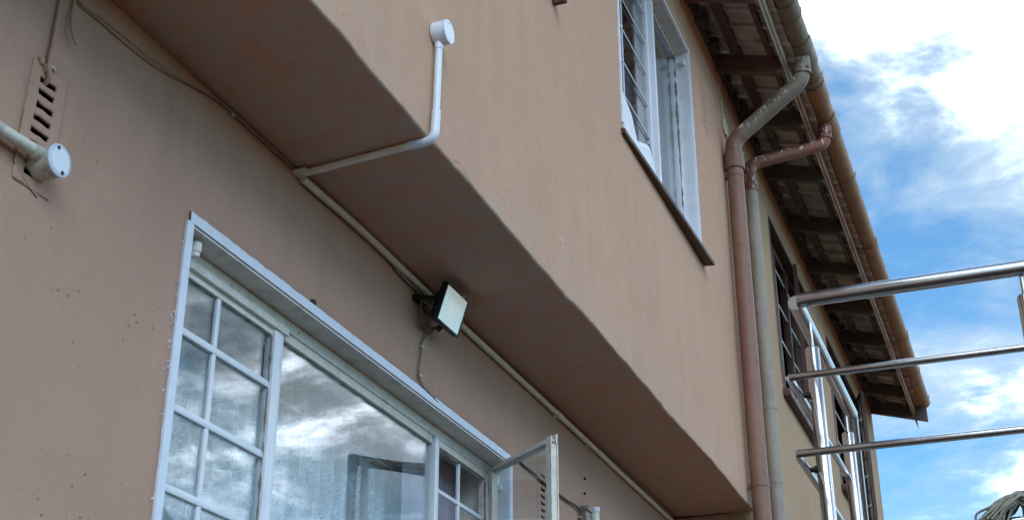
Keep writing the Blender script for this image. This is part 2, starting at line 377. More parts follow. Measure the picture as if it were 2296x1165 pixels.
# ================================================================== HOUSE
house = thing('house', 'two storey tan plastered house with overhanging upper floor and tiled eave', 'house', (0, 3, 0))
LX, SZ, RE = -.40, 3.26, .008           # lower wall face, soffit height, edge rounding
YE = 6.52                               # where the overhang ends
W1 = (2.31, 4.285, 1.70, 2.90)          # lower window opening: y0, y1, z0, z1
W2 = (4.49, 5.745, 4.30, 5.425)         # upper window
W3 = (7.75, 9.05, 4.29, 5.445)          # brown windows of the far block
W4 = (9.92, 11.60, 4.29, 5.445)
VENT = (1.758, 1.832, 2.742, 2.978)
VENT2 = (4.585, 4.665, 2.72, 2.955)
VENT3 = (6.02, 6.07, 5.16, 5.41)

def lowfn(x, y, z): return (x + .0035 * N(y * 1.3, z * 1.3, 3) + .0012 * N(y * 9, z * 9, 1), y, z)
holes = [W1, VENT, VENT2]
ysl = lines(-5, .9, .5) [:-1] + lines(.9, YE + .02, .045, [e for h in holes for e in h[:2]])
zsl = lines(0, 2.2, .25, (1.70,))[:-1] + lines(2.2, 3.31, .045, [e for h in holes for e in h[2:]])
sheet('lower_wall', [(LX, z) for z in zsl], ysl, holes, 'wall', house, lowfn, .23)

def upfn(x, y, z):
    e = max(0.0, 1 - abs(z - SZ) / .10) * max(0.0, min(1.0, 1 + (x + .02) / .12))
    wob = .0060 * N(y * 2.1, 7.7, 0) + .0030 * N(y * 7.3, 1.1, 5) + .0018 * N(y * 21, 3.1, 2) + .0012 * N(y * 55, 1.1, 9)
    face = .0040 * N(y * 1.1, z * 1.1, 9) + .0014 * N(y * 8, z * 8, 4)
    out = x + (face if z > SZ + .004 else face * max(0, 1 + x / .1)) + e * .5 * wob
    return (out, y, z + e * wob + (.002 * N(y * 1.7, x * 4, 8) if z <= SZ + .001 else 0))
prof = [(-.44 + .06 * i, SZ) for i in range(7)] + [(-.045, SZ), (-.022, SZ)]
prof += [(-RE + RE * math.sin(a), SZ + RE - RE * math.cos(a)) for a in [R(15 * k) for k in range(7)]]
prof += [(0, z) for z in (3.285, 3.305, 3.33)] + [(0, z) for z in lines(3.36, 5.80, .05, W2[2:] + VENT3[2:])]
holes = [W2, VENT3]
ysu = lines(-5, 1.2, .5)[:-1] + lines(1.2, YE + .04, .022, [e for h in holes for e in h[:2]])
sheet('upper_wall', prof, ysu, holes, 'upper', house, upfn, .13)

def farfn(x, y, z): return (x + .003 * N(y * 1.2, z * 1.2, 13), y, z)
holes = [W3, W4]
sheet('far_wall', [(0, z) for z in lines(0, 5.80, .12, W3[2:])], lines(YE + .04, 12.58, .12, W3[:2] + W4[:2]), holes, 'far', house, farfn, .13)
MB().box(-.63, -.002, YE + .042, YE + .24, 0, SZ - .004).build('return_wall', 'wall', house, 0)
MB().box(-7, -.14, 12.40, 12.578, 0, 5.80).build('end_wall', 'far', house, 0)
MB().box(-7, -.7, -5.02, -4.8, 0, 5.80).build('end_wall', 'wall', house, 0)
MB().box(-7.2, -7, -5.02, 12.58, 0, 5.80).build('back_wall', 'wall', house, 0)
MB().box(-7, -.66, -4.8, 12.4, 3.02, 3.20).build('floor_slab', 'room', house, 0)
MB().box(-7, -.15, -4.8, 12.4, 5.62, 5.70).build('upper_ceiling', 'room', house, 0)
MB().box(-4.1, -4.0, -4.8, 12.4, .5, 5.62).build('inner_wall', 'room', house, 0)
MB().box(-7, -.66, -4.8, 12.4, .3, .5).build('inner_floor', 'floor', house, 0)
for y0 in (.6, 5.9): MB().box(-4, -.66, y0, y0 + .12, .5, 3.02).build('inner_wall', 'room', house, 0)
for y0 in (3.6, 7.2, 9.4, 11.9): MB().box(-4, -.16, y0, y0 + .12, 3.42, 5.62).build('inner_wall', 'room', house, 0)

# ---- air bricks (real slots, one plate each, a dark cavity behind)
def air_brick(rect, X, slots, mat, rag, th=.016):
    y0, y1, z0, z1 = rect; pad = .02
    ys = sorted({y0 - pad, y1 + pad} | {round(a, 5) for s in slots for a in s[:2]}); zs = sorted({z0 - pad, z1 + pad} | {round(a, 5) for s in slots for a in s[2:]})
    ys = lines(ys[0], ys[-1], .006, ys); zs = lines(zs[0], zs[-1], .005, zs)
    v = [(X + .0015 * N(y * 30, z * 30, 2) + .002, y + rag * N(y * 60, z * 60, 5), z + rag * N(y * 55, z * 70, 8)) for y in ys for z in zs]
    n = len(zs); f = []
    for j in range(len(ys) - 1):
        for i in range(n - 1):
            yc, zc = (ys[j] + ys[j + 1]) / 2, (zs[i] + zs[i + 1]) / 2
            if any(a < yc < b and c < zc < d for a, b, c, d in slots): continue
            f.append((j * n + i, j * n + i + 1, (j + 1) * n + i + 1, (j + 1) * n + i))
    o = obj('air_brick', v, f, mat, house, 40)
    if sum(p.normal.x for p in o.data.polygons) < 0: o.data.flip_normals()
    md = o.modifiers.new('thickness', 'SOLIDIFY'); md.thickness = th; md.offset = -1
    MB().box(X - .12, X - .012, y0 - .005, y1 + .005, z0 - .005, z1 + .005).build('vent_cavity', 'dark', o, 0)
    return o
zc = [2.962, 2.936, 2.907, 2.878, 2.849, 2.822, 2.787, 2.760]
air_brick((1.762, 1.828, 2.75, 2.975), LX, [(1.771 + random.uniform(-.003, .002), 1.819 + random.uniform(-.003, .005), z - .0065, z + .0060) for z in zc], 'wall', .0030, .006)
air_brick((4.590, 4.660, 2.72, 2.955), LX, [(4.600, 4.650, z - .006, z + .006) for z in (2.944, 2.918, 2.892, 2.866, 2.840, 2.814, 2.788, 2.762)], 'wall', .0020, .006)
air_brick((6.02, 6.07, 5.165, 5.405), 0, [(6.030, 6.060, z - .0045, z + .0045) for z in [5.19 + .0275 * i for i in range(8)]], 'upper', .0010)

# ---- window building blocks
def ybar(mb, y0, y1, z, X, w_, d, bev=.003): return mb.box(X - d, X, y0, y1, z - w_ / 2, z + w_ / 2, bev)
def zbar(mb, z0, z1, y, X, w_, d, bev=.003): return mb.box(X - d, X, y - w_ / 2, y + w_ / 2, z0, z1, bev)
def pane(y0, y1, z0, z1, X, parent, name='pane'): return MB().box(X - .004, X, y0, y1, z0, z1).build(name, 'glass', parent, 0)
def liner(win, rect, X0, X1, mat, names=('lintel_reveal', 'jamb_reveal', 'jamb_reveal', 'sill_reveal'), t=.006, sides=(1, 1, 1, 1)):
    y0, y1, z0, z1 = rect
    if sides[0]: MB().box(X1, X0, y0, y1, z1 - t, z1 - .001).build(names[0], mat[0], win, 0)
    if sides[1]: MB().box(X1, X0, y0 + .001, y0 + t, z0, z1 - t - .001).build(names[1], mat[1], win, 0)
    if sides[2]: MB().box(X1, X0, y1 - t, y1 - .001, z0, z1 - t - .001).build(names[2], mat[1], win, 0)
    if sides[3]: MB().box(X1, X0, y0 + t, y1 - t, z0 + .001, z0 + t).build(names[3], mat[1], win, 0)
def ragged(name, y0, y1, z0, z1, X, mat, parent, along, jag, th=.0022):
    """brushed paint border standing a hair proud of the plaster, with an uneven outer edge"""
    v = []; f = []; L = (y1 - y0) if along == 'y' else (z1 - z0); n = max(8, int(L / .007))
    for k in range(n + 1):
        t = k / n; j = jag * (N(t * L * 26, 3, z0) + .8 * N(t * L * 90, 8, y0)) + jag * max(0, N(t * L * 11, 5, 1)) * 1.4
        if along == 'y': a, b = (y0 + t * L, z0), (y0 + t * L, z1 + j)
        else: a, b = (y1, z0 + t * L), (y0 - j, z0 + t * L)
        for (yy, zz_) in (a, b): v += [(X + th, yy, zz_), (X - .01, yy, zz_)]
        if k:
            q = k * 4; p = q - 4
            f += [(p, q, q + 2, p + 2), (p + 2, q + 2, q + 3, p + 3), (p + 1, p + 3, q + 3, q + 1), (p, p + 1, q + 1, q)]
    return obj(name, v, f, mat, parent, 30)
def putty(parent, pts, w_, mat='putty', n=60, d=.004):
    a, b = Vector(pts[0]), Vector(pts[1]); mb = MB(); ps = []; rs = []
    for k in range(n + 1):
        t = k / n; ps.append(a.lerp(b, t) + Vector((.001 * N(t * 40, 1, a.y), .0012 * N(t * 60, 2, a.z), .0012 * N(t * 63, 3, b.z)))); rs.append(max(.0006, w_ * (.7 + .9 * N(t * 25, a.y, a.z))))
    return mb.tube(ps, rs, 6).build('putty_line', mat, parent, 60)

# ---- lower window
y0, y1, z0, z1 = W1; FX = -.465
win = obj('window', *(lambda m: (m.v, m.f))(ybar(zbar(zbar(ybar(MB(), y0, y1, z1 - .024, FX, .034, .034), z0, z1 - .042, y0 + .022, FX, .036, .034), z0, z1 - .042, y1 - .020, FX, .036, .034), y0, y1, z0 + .024, FX, .034, .034)), 'cream', house)
tag(win, 'white steel window under the overhang with lace curtains and one sash open')
liner(win, W1, LX + .001, FX - .002, ('cream', 'white'))
liner(win, W1, FX - .036, -.628, ('ceil', 'cream'))
ragged('painted_border', y0 - .012, y1 + .024, z1 + .0005, z1 + .026, LX + .0035, 'band', win, 'y', .0018)
ragged('painted_border', y0 - .022, y0 + .004, z0, z1, LX + .0035, 'band', win, 'z', .0016)
MB().box(LX - .01, LX + .0055, y1 - .002, y1 + .022, z0, z1).build('painted_border', 'band', win, 0)
MB().box(LX - .06, LX + .045, y0 - .04, y1 + .04, z0 - .05, z0 + .003, .004).build('sill', 'sill', win)
for yy in (2.832, 3.822):
    o = zbar(zbar(MB(), z0, z1 - .042, yy, FX + .002, .030, .036), z0, z1 - .042, yy + .019, FX - .006, .020, .03).build('mullion', 'white', win)
# head moulding of the frame and the closed left sash
ybar(ybar(MB(), y0 + .03, 2.858, z1 - .048, FX + .010, .022, .024), y0 + .03, 2.85, z1 - .066, FX - .002, .020, .02).build('sash_rail', 'cream', win)
ybar(MB(), 2.865, 3.80, z1 - .052, FX - .006, .028, .022).build('frame_rail', 'cream', win)
ybar(MB(), 3.845, y1 - .03, z1 - .050, FX - .004, .024, .022).build('frame_rail', 'cream', win)
zbar(MB(), z0 + .03, z1 - .062, 2.806, FX + .006, .016, .03).build('sash_stile', 'white', win)
zbar(MB(), z0 + .03, z1 - .062, y0 + .052, FX + .006, .026, .03).build('sash_stile', 'white', win)
for k in range(6):
    zz_ = 2.690 - .183 * k
    ybar(MB(), y0 + .04, 2.80, zz_, FX - .002, .0190, .014, .004).build('glazing_bar', 'white', win)
zbar(MB(), z0 + .03, z1 - .075, 2.553, FX - .004, .0170, .012, .004).build('glazing_bar', 'white', win)
pane(y0 + .04, 2.80, z0 + .04, z1 - .07, FX - .012, win)
pane(2.845, 3.81, z0 + .04, z1 - .055, FX - .016, win)
for k in range(6): ybar(MB(), 3.845, y1 - .03, 2.700 - .183 * k, FX - .014, .014, .012, .003).build('burglar_bar', 'white', win)
zbar(MB(), z0 + .03, z1 - .06, 4.035, FX - .013, .013, .012, .003).build('burglar_bar', 'white', win)
putty(win, ((FX - .010, y0 + .05, z1 - .0765), (FX - .010, 2.80, z1 - .0765)), .0035)
putty(win, ((FX - .004, 2.797, z1 - .08), (FX - .004, 2.797, z0 + .1)), .0036, 'putty', 160)
putty(win, ((FX - .012, 2.86, z1 - .068), (FX - .012, 3.80, z1 - .068)), .0030, 'putty', 160)
putty(win, ((FX - .012, 3.86, z1 - .064), (FX - .012, y1 - .04, z1 - .064)), .0040)
putty(win, ((FX - .008, y1 - .040, z1 - .07), (FX - .008, y1 - .040, z0 + .1)), .0036, 'putty', 160)
for k in range(22):
    zz_ = random.gauss(2.62, .05) if k < 14 else random.uniform(2.15, 2.86); yy = 2.280 - abs(random.gauss(0, .005)); q_ = random.uniform(.0008, .0019)
    pts = [(yy + q_ * math.cos(a) * random.uniform(.5, 1.2), zz_ + 1.6 * q_ * math.sin(a) * random.uniform(.5, 1.2)) for a in [R(45 * i) for i in range(8)]]
    obj('paint_fleck', [(LX + .0042, a, b) for a, b in pts] + [(LX - .004, a, b) for a, b in pts], [tuple(range(8)), tuple(range(15, 7, -1))] + [(i, (i + 1) % 8, 8 + (i + 1) % 8, 8 + i) for i in range(8)], 'band', win, 0)
MB().tube([(LX - .004, 2.868, 2.934), (LX + .010, 2.868, 2.934)], .006, 8).box(LX, LX + .008, 2.858, 2.880, 2.930, 2.938, .001).build('wall_plug', 'rust', win)
# the little pipe fitting jammed in the top left corner of the recess
o = MB().tube([(-.428, 2.375, 2.862), (-.428, 2.375, 2.885)], .014, 14).tube([(-.428, 2.375, 2.850), (-.428, 2.375, 2.864)], .011, 14).tube([(-.445, 2.345, 2.868), (-.428, 2.375, 2.868)], .008, 10)
o.build('pipe_stub', 'pvc_old', win)
# hinge blocks at the open sash
MB().box(FX + .001, FX + .036, y1 - .034, y1 - .008, z1 - .085, z1 - .050, .003).box(FX + .001, FX + .044, y1 - .022, y1 - .008, z1 - .10, z1 - .075, .003).build('hinge', 'white', win)
# open sash, hinged on the far jamb
A = R(52.5); hx, hy = FX + .012, y1 - .022
def sw(u, v_, z): return (hx + u * math.sin(A) + v_ * math.cos(A), hy - u * math.cos(A) + v_ * math.sin(A), z)
def swbox(mb, u0, u1, v0, v1, za, zb): return mb.add([sw(u, v_, z) for u in (u0, u1) for v_ in (v0, v1) for z in (za, zb)], [(0, 1, 3, 2), (4, 6, 7, 5), (0, 4, 5, 1), (2, 3, 7, 6), (0, 2, 6, 4), (1, 5, 7, 3)])
mb = MB(); ST = 2.887
swbox(mb, .01, .412, -.004, .004, ST - .030, ST); swbox(mb, .01, .402, -.020, -.004, ST - .022, ST - .014)
swbox(mb, .01, .028, -.018, .004, z0 + .02, ST - .031)
swbox(mb, .386, .412, .0, .004, z0 + .02, ST + .003); swbox(mb, .402, .409, -.022, -.001, z0 + .02, ST - .032); swbox(mb, .386, .416, -.026, -.022, z0 + .02, ST - .008)
sash = mb.build('open_sash', 'cream', win, 30); sash['label'] = 'casement sash swung open at the far end'
swbox(MB(), .02, .398, -.006, -.003, z0 + .04, ST - .02).build('sash_glass', 'glass', win, 0)
putty(win, (sw(.400, -.011, ST - .02), sw(.400, -.011, z0 + .05)), .0065, 'putty', 140)

# ---- upper window
y0, y1, z0, z1 = W2; FX = -.066
mb = MB(); ybar(mb, y0, y1, z1 - .020, FX, .028, .03); ybar(mb, y0, y1, z0 + .026, FX, .030, .03); zbar(mb, z0, z1 - .035, y0 + .018, FX, .030, .03); zbar(mb, z0, z1 - .035, y1 - .018, FX, .030, .03)
win = mb.build('window', 'white', house); win['label'] = 'white framed upper window beside the downpipes'
liner(win, W2, -.001, FX - .002, ('cream', 'white'))
liner(win, W2, FX - .032, -.129, ('cream', 'white'))
ragged('painted_border', y0 - .004, y1 + .012, z1 + .0005, z1 + .012, .0035, 'band', win, 'y', .002)
ragged('painted_border', y0 - .012, y0 + .003, z0, z1, .0035, 'band', win, 'z', .003)
MB().box(-.01, .006, y1 - .002, y1 + .011, z0, z1).build('painted_border', 'band', win, 0)
zbar(zbar(MB(), z0, z1 - .035, 5.212, FX + .030, .026, .066), z0, z1 - .035, 5.192, FX + .004, .020, .03).build('mullion', 'white', win)
pane(y0 + .02, 5.20, z0 + .03, z1 - .03, FX - .016, win); pane(5.22, y1 - .02, z0 + .03, z1 - .03, FX - .014, win)
for k in range(6): ybar(MB(), y0 + .03, 5.19, z0 + .155 + .172 * k, FX - .006, .007, .006, .001).build('glazing_bar', 'white', win)
zbar(MB(), z0 + .03, z1 - .03, 4.80, FX - .006, .007, .006, .001).build('glazing_bar', 'white', win)
putty(win, ((FX + .002, y1 - .030, z1 - .04), (FX + .002, y1 - .030, z0 + .04)), .0075, 'putty', 160)
putty(win, ((FX + .001, 5.22, z1 - .036), (FX + .001, y1 - .03, z1 - .036)), .0045, 'putty', 80)
for xx in (-.03, -.095): MB().box(xx - .014, xx + .014, y1 - .028, y1 - .0055, z1 - .085, z1 - .055, .004).build('stay_block', 'cream', win)
MB().tube([(-.075, 5.10, 4.53), (-.066, 5.13, 4.56), (-.075, 5.18, 4.55)], .007, 8).build('window_catch', 'rust', win)
sv = [(-.05, y0 - .02, z0 - .045), (-.05, y1 + .055, z0 - .045), (.052, y1 + .055, z0 - .056), (.016, y0 - .02, z0 - .056), (-.05, y0 - .02, z0 + .002), (-.05, y1 + .055, z0 + .002), (.052, y1 + .055, z0 - .038), (.016, y0 - .02, z0 - .038)]
obj('sill', sv, [(0, 1, 2, 3), (4, 7, 6, 5), (0, 4, 5, 1), (1, 5, 6, 2), (2, 6, 7, 3), (3, 7, 4, 0)], 'sill', win, 0)

# ---- brown windows of the far block
def brown_window(rect, mull, label, sashspec, barbay):
    y0, y1, z0, z1 = rect; FX = -.055; mb = MB()
    ybar(mb, y0, y1, z1 - .025, FX, .045, .035); ybar(mb, y0, y1, z0 + .025, FX, .045, .035); zbar(mb, z0, z1 - .048, y0 + .020, FX, .038, .035); zbar(mb, z0, z1 - .048, y1 - .020, FX, .038, .035)
    win = mb.build('window', 'brown_frame', house); win['label'] = label
    liner(win, rect, -.001, FX - .002, ('brown_frame', 'brown_frame')); liner(win, rect, FX - .037, -.129, ('brown_frame', 'brown_frame'))
    MB().box(-.01, .004, y0 - .012, y0 + .003, z0, z1).build('edge_trim', 'brown_frame', win, 0)
    MB().box(-.01, .004, y0 - .010, y1 + .010, z1 - .003, z1 + .012).build('edge_trim', 'brown_frame', win, 0)
    for yy in mull: zbar(MB(), z0, z1 - .048, yy, FX + .008, .045, .045).build('mullion', 'brown_frame', win)
    ed = [y0] + list(mull) + [y1]
    for i, (a, b) in enumerate(zip(ed, ed[1:])):
        if i != barbay[0]: pane(a + .02, b - .02, z0 + .03, z1 - .03, FX - .015, win)
        for k in range(4): ybar(MB(), a + .02, b - .02, z0 + .25 + .25 * k, FX - .004, .012, .01, .002).build('burglar_bar' if i == barbay[0] else 'glazing_bar', 'bars', win)
        if i == barbay[0]: zbar(MB(), z0 + .03, z1 - .03, a + .05, FX - .004, .012, .01, .002).build('burglar_bar', 'bars', win)
    (px, py), (qx, qy) = sashspec; d = Vector((qx - px, qy - py, 0)); L = d.length; d.normalize(); n = Vector((d.y, -d.x, 0))
    def bx(mb, u0, u1, v0, v1, za, zb): return mb.add([Vector((px, py, 0)) + d * u + n * v_ + Vector((0, 0, z)) for u in (u0, u1) for v_ in (v0, v1) for z in (za, zb)], [(0, 1, 3, 2), (4, 6, 7, 5), (0, 4, 5, 1), (2, 3, 7, 6), (0, 2, 6, 4), (1, 5, 7, 3)])
    mb = MB(); bx(mb, 0, L, -.012, .012, z1 - .055, z1 - .020); bx(mb, 0, L, -.012, .012, z0 + .02, z0 + .055); bx(mb, 0, .03, -.012, .012, z0 + .056, z1 - .056); bx(mb, L - .035, L, -.014, .014, z0 + .056, z1 - .056)
    s_ = mb.build('open_sash', 'brown_frame', win, 0)
    bx(MB(), .02, L - .02, -.003, .003, z0 + .05, z1 - .05).build('sash_glass', 'glass', win, 0)
    for k in range(3):
        bx(MB(), .03, L - .03, -.008, .008, z0 + .30 + .28 * k, z0 + .315 + .28 * k).build('glazing_bar', 'bars', win, 0)
    MB().box(-.05, .045, y0 - .03, y1 + .03, z0 - .05, z0 - .002, .003).build('sill', 'brown_frame', win)  # wall-coloured slab given brown, so its shading is put into the colour
    return win
brown_window(W3, (8.12, 8.55), 'brown framed window of the far block with white bars', ((-.035, 8.93), (.03, 8.465)), (1,))
brown_window(W4, (10.35, 11.1), 'brown framed window nearest the end of the eave', ((-.047, 11.585), (.085, 11.17)), (1,))

# ---- eaves: rafters, battens, tiles, fill, fascia
def ez(x, y): return 5.735 - .28 * x - .006 * (y - 6.4)     # underside line of the rafters
RY = [4.30, 5.00, 5.72, 6.43, 7.05, 7.75, 8.53, 9.25, 10.0, 10.70, 11.35, 12.0]
for i, ry in enumerate(RY):
    hgt = .112; a, b = ry, ry + .042
    v = [(x, y, ez(x, ry) + h + .003 * N(x * 9, ry, h)) for x in (-.5, -.2, 0, .18, .367) for y in (a, b) for h in (0, hgt)]
    f = [(0, 1, 3, 2), (16, 18, 19, 17)]
    for k in range(4):
        q = k * 4; f += [(q, q + 4, q + 5, q + 1), (q + 2, q + 3, q + 7, q + 6), (q, q + 2, q + 6, q + 4), (q + 1, q + 5, q + 7, q + 3)]
    obj('rafter', v, f, 'rafter' if ry < 6.9 else 'rafter_far', house, 0)
v = [(x, y, ez(x, 12.5) + h) for x in (-3.5, .50) for y in (12.53, 12.575) for h in (-.02, .165)]
obj('barge_board', v, [(0, 1, 3, 2), (4, 6, 7, 5), (0, 4, 5, 1), (2, 3, 7, 6), (0, 2, 6, 4), (1, 5, 7, 3)], 'rafter_far', house, 0)
for i, (a, b) in enumerate(zip(RY, RY[1:] + [12.53])):
    # battens between the rafters
    for x0, dz in ((.105, 0.0), (.30, 0.006)):
        wd = .052 if x0 < .2 else .03; ya, yb = a + .044, b - .002; j = random.uniform(-.008, .008)
        v = [(x, y, ez(x, a) + h + (j if y == yb else 0)) for x in (x0, x0 + wd) for y in (ya, yb) for h in (.072 + dz, .114)]
        obj('batten', v, [(0, 1, 3, 2), (4, 6, 7, 5), (0, 4, 5, 1), (2, 3, 7, 6), (0, 2, 6, 4), (1, 5, 7, 3)], 'batten' if a < 6.9 else 'rafter_far', house, 0)
    # rough brick-and-mortar beam fill above the wall plate
    yy = a + .05
    while yy < b - .06:
        l = random.uniform(.07, .16); l = min(l, b - .01 - yy); xo = random.uniform(.002, .05); zz_ = ez(0, yy) + random.uniform(.05, .08)
        bm = bmesh.new(); bmesh.ops.create_cube(bm, size=1); bmesh.ops.subdivide_edges(bm, edges=bm.edges[:], cuts=2, use_grid_fill=True)
        for vv in bm.verts:
            vv.co += Vector((N(*(vv.co * 2.1 + Vector((yy, 1, 2)))), N(*(vv.co * 2.3 + Vector((3, yy, 2)))), N(*(vv.co * 2 + Vector((9, 1, yy)))))) * .22
        bm.transform(Matrix.Translation((xo - .05, yy + l / 2, zz_)) @ Matrix.Rotation(random.uniform(-.2, .2), 4, 'X') @ Matrix.Diagonal((.12, l, random.uniform(.05, .085), 1)))
        mb = MB()._bm(bm, 0); mb.build('fill_stone', 'rubble', house, 30); yy += l + random.uniform(.0, .02)
MB().box(-.14, -.07, 3.0, 12.52, 5.76, 5.96).build('beam_fill', 'rubble', house, 0)
roof = thing('roof', 'x', 'x', (0, 3, 0)); del roof['label']; del roof['category']; roof.location = (0, 0, 0); roof.parent = house; ORG[roof.name] = Vector((0, 3, 0))
TW = .33
def tile_mesh(name, ya, x_lo, x_hi, lift):
    sec = [(0, -.026), (.010, -.026), (.014, .0), (.146, -.010), (.150, -.032), (.172, -.032), (.177, .0), (.316, -.010), (.320, -.026), (.33, -.0262)]
    v = []; nS = len(sec)
    for x in (x_lo, (x_lo + x_hi) / 2, x_hi):
        for (u, h) in sec:
            base = ez(x, 6.4) + .118 + lift - (.018 if x == x_hi else 0) * 0
            v.append((x, ya + u, base + h - .006 * (ya - 6.4)))
    for i in range(len(v)): v.append((v[i][0], v[i][1], v[i][2] + .016))
    H = 3 * nS; f = []
    for r_ in range(2):
        for k in range(nS - 1):
            a = r_ * nS + k; f += [(a, a + 1, a + nS + 1, a + nS), (H + a, H + a + nS, H + a + nS + 1, H + a + 1)]
    for k in range(nS - 1): f += [(k, H + k, H + k + 1, k + 1), (2 * nS + k, 2 * nS + k + 1, H + 2 * nS + k + 1, H + 2 * nS + k)]
    for r_ in range(2):
        for k in (0, nS - 1): a = r_ * nS + k; f.append((a, a + nS, H + a + nS, H + a))
    return obj(name, v, f, 'tile', roof, 20)
n_t = 24; y_first = 12.56 - n_t * TW
t0 = tile_mesh('roof_tile', y_first, .08, .435, 0.0); t1 = tile_mesh('roof_tile', y_first, -.30, .115, .030)
for src in (t0, t1):
    for k in range(1, n_t):
        c = src.copy(); COL.objects.link(c); c.location = (random.uniform(-.006, .006), k * TW, -k * TW * .006 * 0 - .006 * k * TW + random.uniform(-.003, .003)); c.rotation_euler = (random.uniform(-.004, .004), random.uniform(-.006, .006), random.uniform(-.01, .01))
        c.rotation_euler = (0, 0, 0); c.parent = roof
# rest of the roof covering (front slope above the eave courses, and back slope)
v = []; f = []; nx = 14; ny = 54
for i in range(nx + 1):
    x = -.22 - i * .25
    for j in range(ny * 2 + 1): v.append((x, -5.4 + j * .166, ez(x, 6.4) + .185 + (.012 if j % 2 else 0)))
W_ = ny * 2 + 1
for i in range(nx):
    for j in range(W_ - 1): a = i * W_ + j; f.append((a, a + 1, a + W_ + 1, a + W_))
rid = v[-1]; n0 = len(v)
v += [(-3.72, -5.4, 6.96), (-3.72, 12.56, 6.96), (-7.8, 12.56, 5.75), (-7.8, -5.4, 5.75)]; f.append((n0, n0 + 1, n0 + 2, n0 + 3))
o = obj('tile_field', v, f, 'tile', roof, 0); tag(o, kind='stuff'); md = o.modifiers.new('t', 'SOLIDIFY'); md.thickness = .02
MB().box(-.2, .43, -5.4, y_first - .01, 5.80, 5.92).build('tile_field', 'tile', roof, 0)
v = [(x, 12.50, z) for (x, z) in ((-.1, 5.80), (-7.0, 5.80), (-3.6, 6.9))] + [(x, 12.54, z) for (x, z) in ((-.1, 5.80), (-7.0, 5.80), (-3.6, 6.9))]
obj('gable_wall', v, [(0, 1, 2), (3, 5, 4), (0, 3, 4, 1), (1, 4, 5, 2), (2, 5, 3, 0)], 'far', house, 0)

def fz(y): return 5.672 - (y - 5.78) * .0092
def fascia(name, ya, yb, mat, tip=False, dz=0):
    v = []; f = []; ys = lines(ya, yb, .35); P4 = [(.370, 0), (.374, -.002), (.380, .006), (.393, .008), (.396, .012), (.396, .150), (.370, .150)]
    n = len(P4)
    for y in ys:
        for (x, h) in P4: v.append((x + .002 * N(y * 1.5, 4, 4), y, fz(y) + h + dz + .003 * N(y * 1.1, 2, 7)))
    for j in range(len(ys) - 1):
        for k in range(n): f.append((j * n + k, j * n + (k + 1) % n, (j + 1) * n + (k + 1) % n, (j + 1) * n + k))
    f += [tuple(range(n)), tuple((len(ys) - 1) * n + k for k in range(n - 1, -1, -1))]
    return obj(name, v, f, mat, house, 25)
fascia('fascia', 3.2, 6.60, 'fascia_a', dz=.002)['label'] = 'pale length of fascia board behind the olive gutter'
fascia('fascia', 6.605, 12.56, 'fascia_b')['label'] = 'red brown length of fascia board'
obj('fascia_tip', [(.370, 12.56, fz(12.56)), (.396, 12.56, fz(12.56) + .01), (.396, 12.56, fz(12.56) + .10), (.37, 12.56, fz(12.56) + .10), (.383, 12.95, fz(12.56) - .02)], [(0, 1, 2, 3), (0, 4, 1), (1, 4, 2), (2, 4, 3), (3, 4, 0)], 'fascia_b', house, 0)
# peeled paint beside the eave
def patch(pts, X, mat):
    v = [(X + .0026, y, z) for y, z in pts] + [(X - .010, y, z) for y, z in pts]; n = len(pts)
    obj('peeled_patch', v, [tuple(range(n)), tuple(range(2 * n - 1, n - 1, -1))] + [(k, (k + 1) % n, n + (k + 1) % n, n + k) for k in range(n)], mat, house, 0)
patch([(6.435, 5.64), (6.455, 5.655), (6.47, 5.61), (6.458, 5.588), (6.442, 5.60)], .0075, 'peel')
patch([(6.475, 5.575), (6.50, 5.55), (6.53, 5.50), (6.565, 5.475), (6.60, 5.455), (6.605, 5.40), (6.59, 5.372), (6.575, 5.392), (6.555, 5.385), (6.52, 5.37), (6.49, 5.385), (6.47, 5.43), (6.50, 5.46), (6.485, 5.51), (6.472, 5.54)], .0075, 'peel')
for (yy, zz_, s_) in ((3.72, 3.431, .0042), (3.732, 3.41, .0026), (3.839, 3.428, .0040), (3.603, 3.312, .0032)):
    bm = bmesh.new(); bmesh.ops.create_icosphere(bm, subdivisions=2, radius=1)
    for vv in bm.verts: vv.co *= 1 + .4 * N(*(vv.co * 1.7 + Vector((yy * 9, 0, 0))))
    bm.transform(Matrix.Translation((.003, yy, zz_)) @ Matrix.Diagonal((s_ * .6, s_, s_ * 1.2, 1))); MB()._bm(bm, 0).build('filler_plug', 'band', house, 60)
def crack(pts, X):
    mb = MB().tube([(X, y, z) for y, z in pts], [.0002] + [.0006] * (len(pts) - 2) + [.0002], 5); mb.build('crack', 'dark', house, 60)
crack([(2.86, 3.272), (2.90, 3.284), (2.93, 3.280), (2.955, 3.269), (3.0, 3.266)], .0008)
# iron stub near the top of the picture
MB().box(-.02, .045, 3.655, 3.70, 4.335, 4.35, .002).box(-.02, .05, 3.665, 3.685, 4.318, 4.336, .002).tube([(.03, 3.668, 4.32), (.05, 3.655, 4.312)], .006, 8).build('iron_stub', 'rust', house)
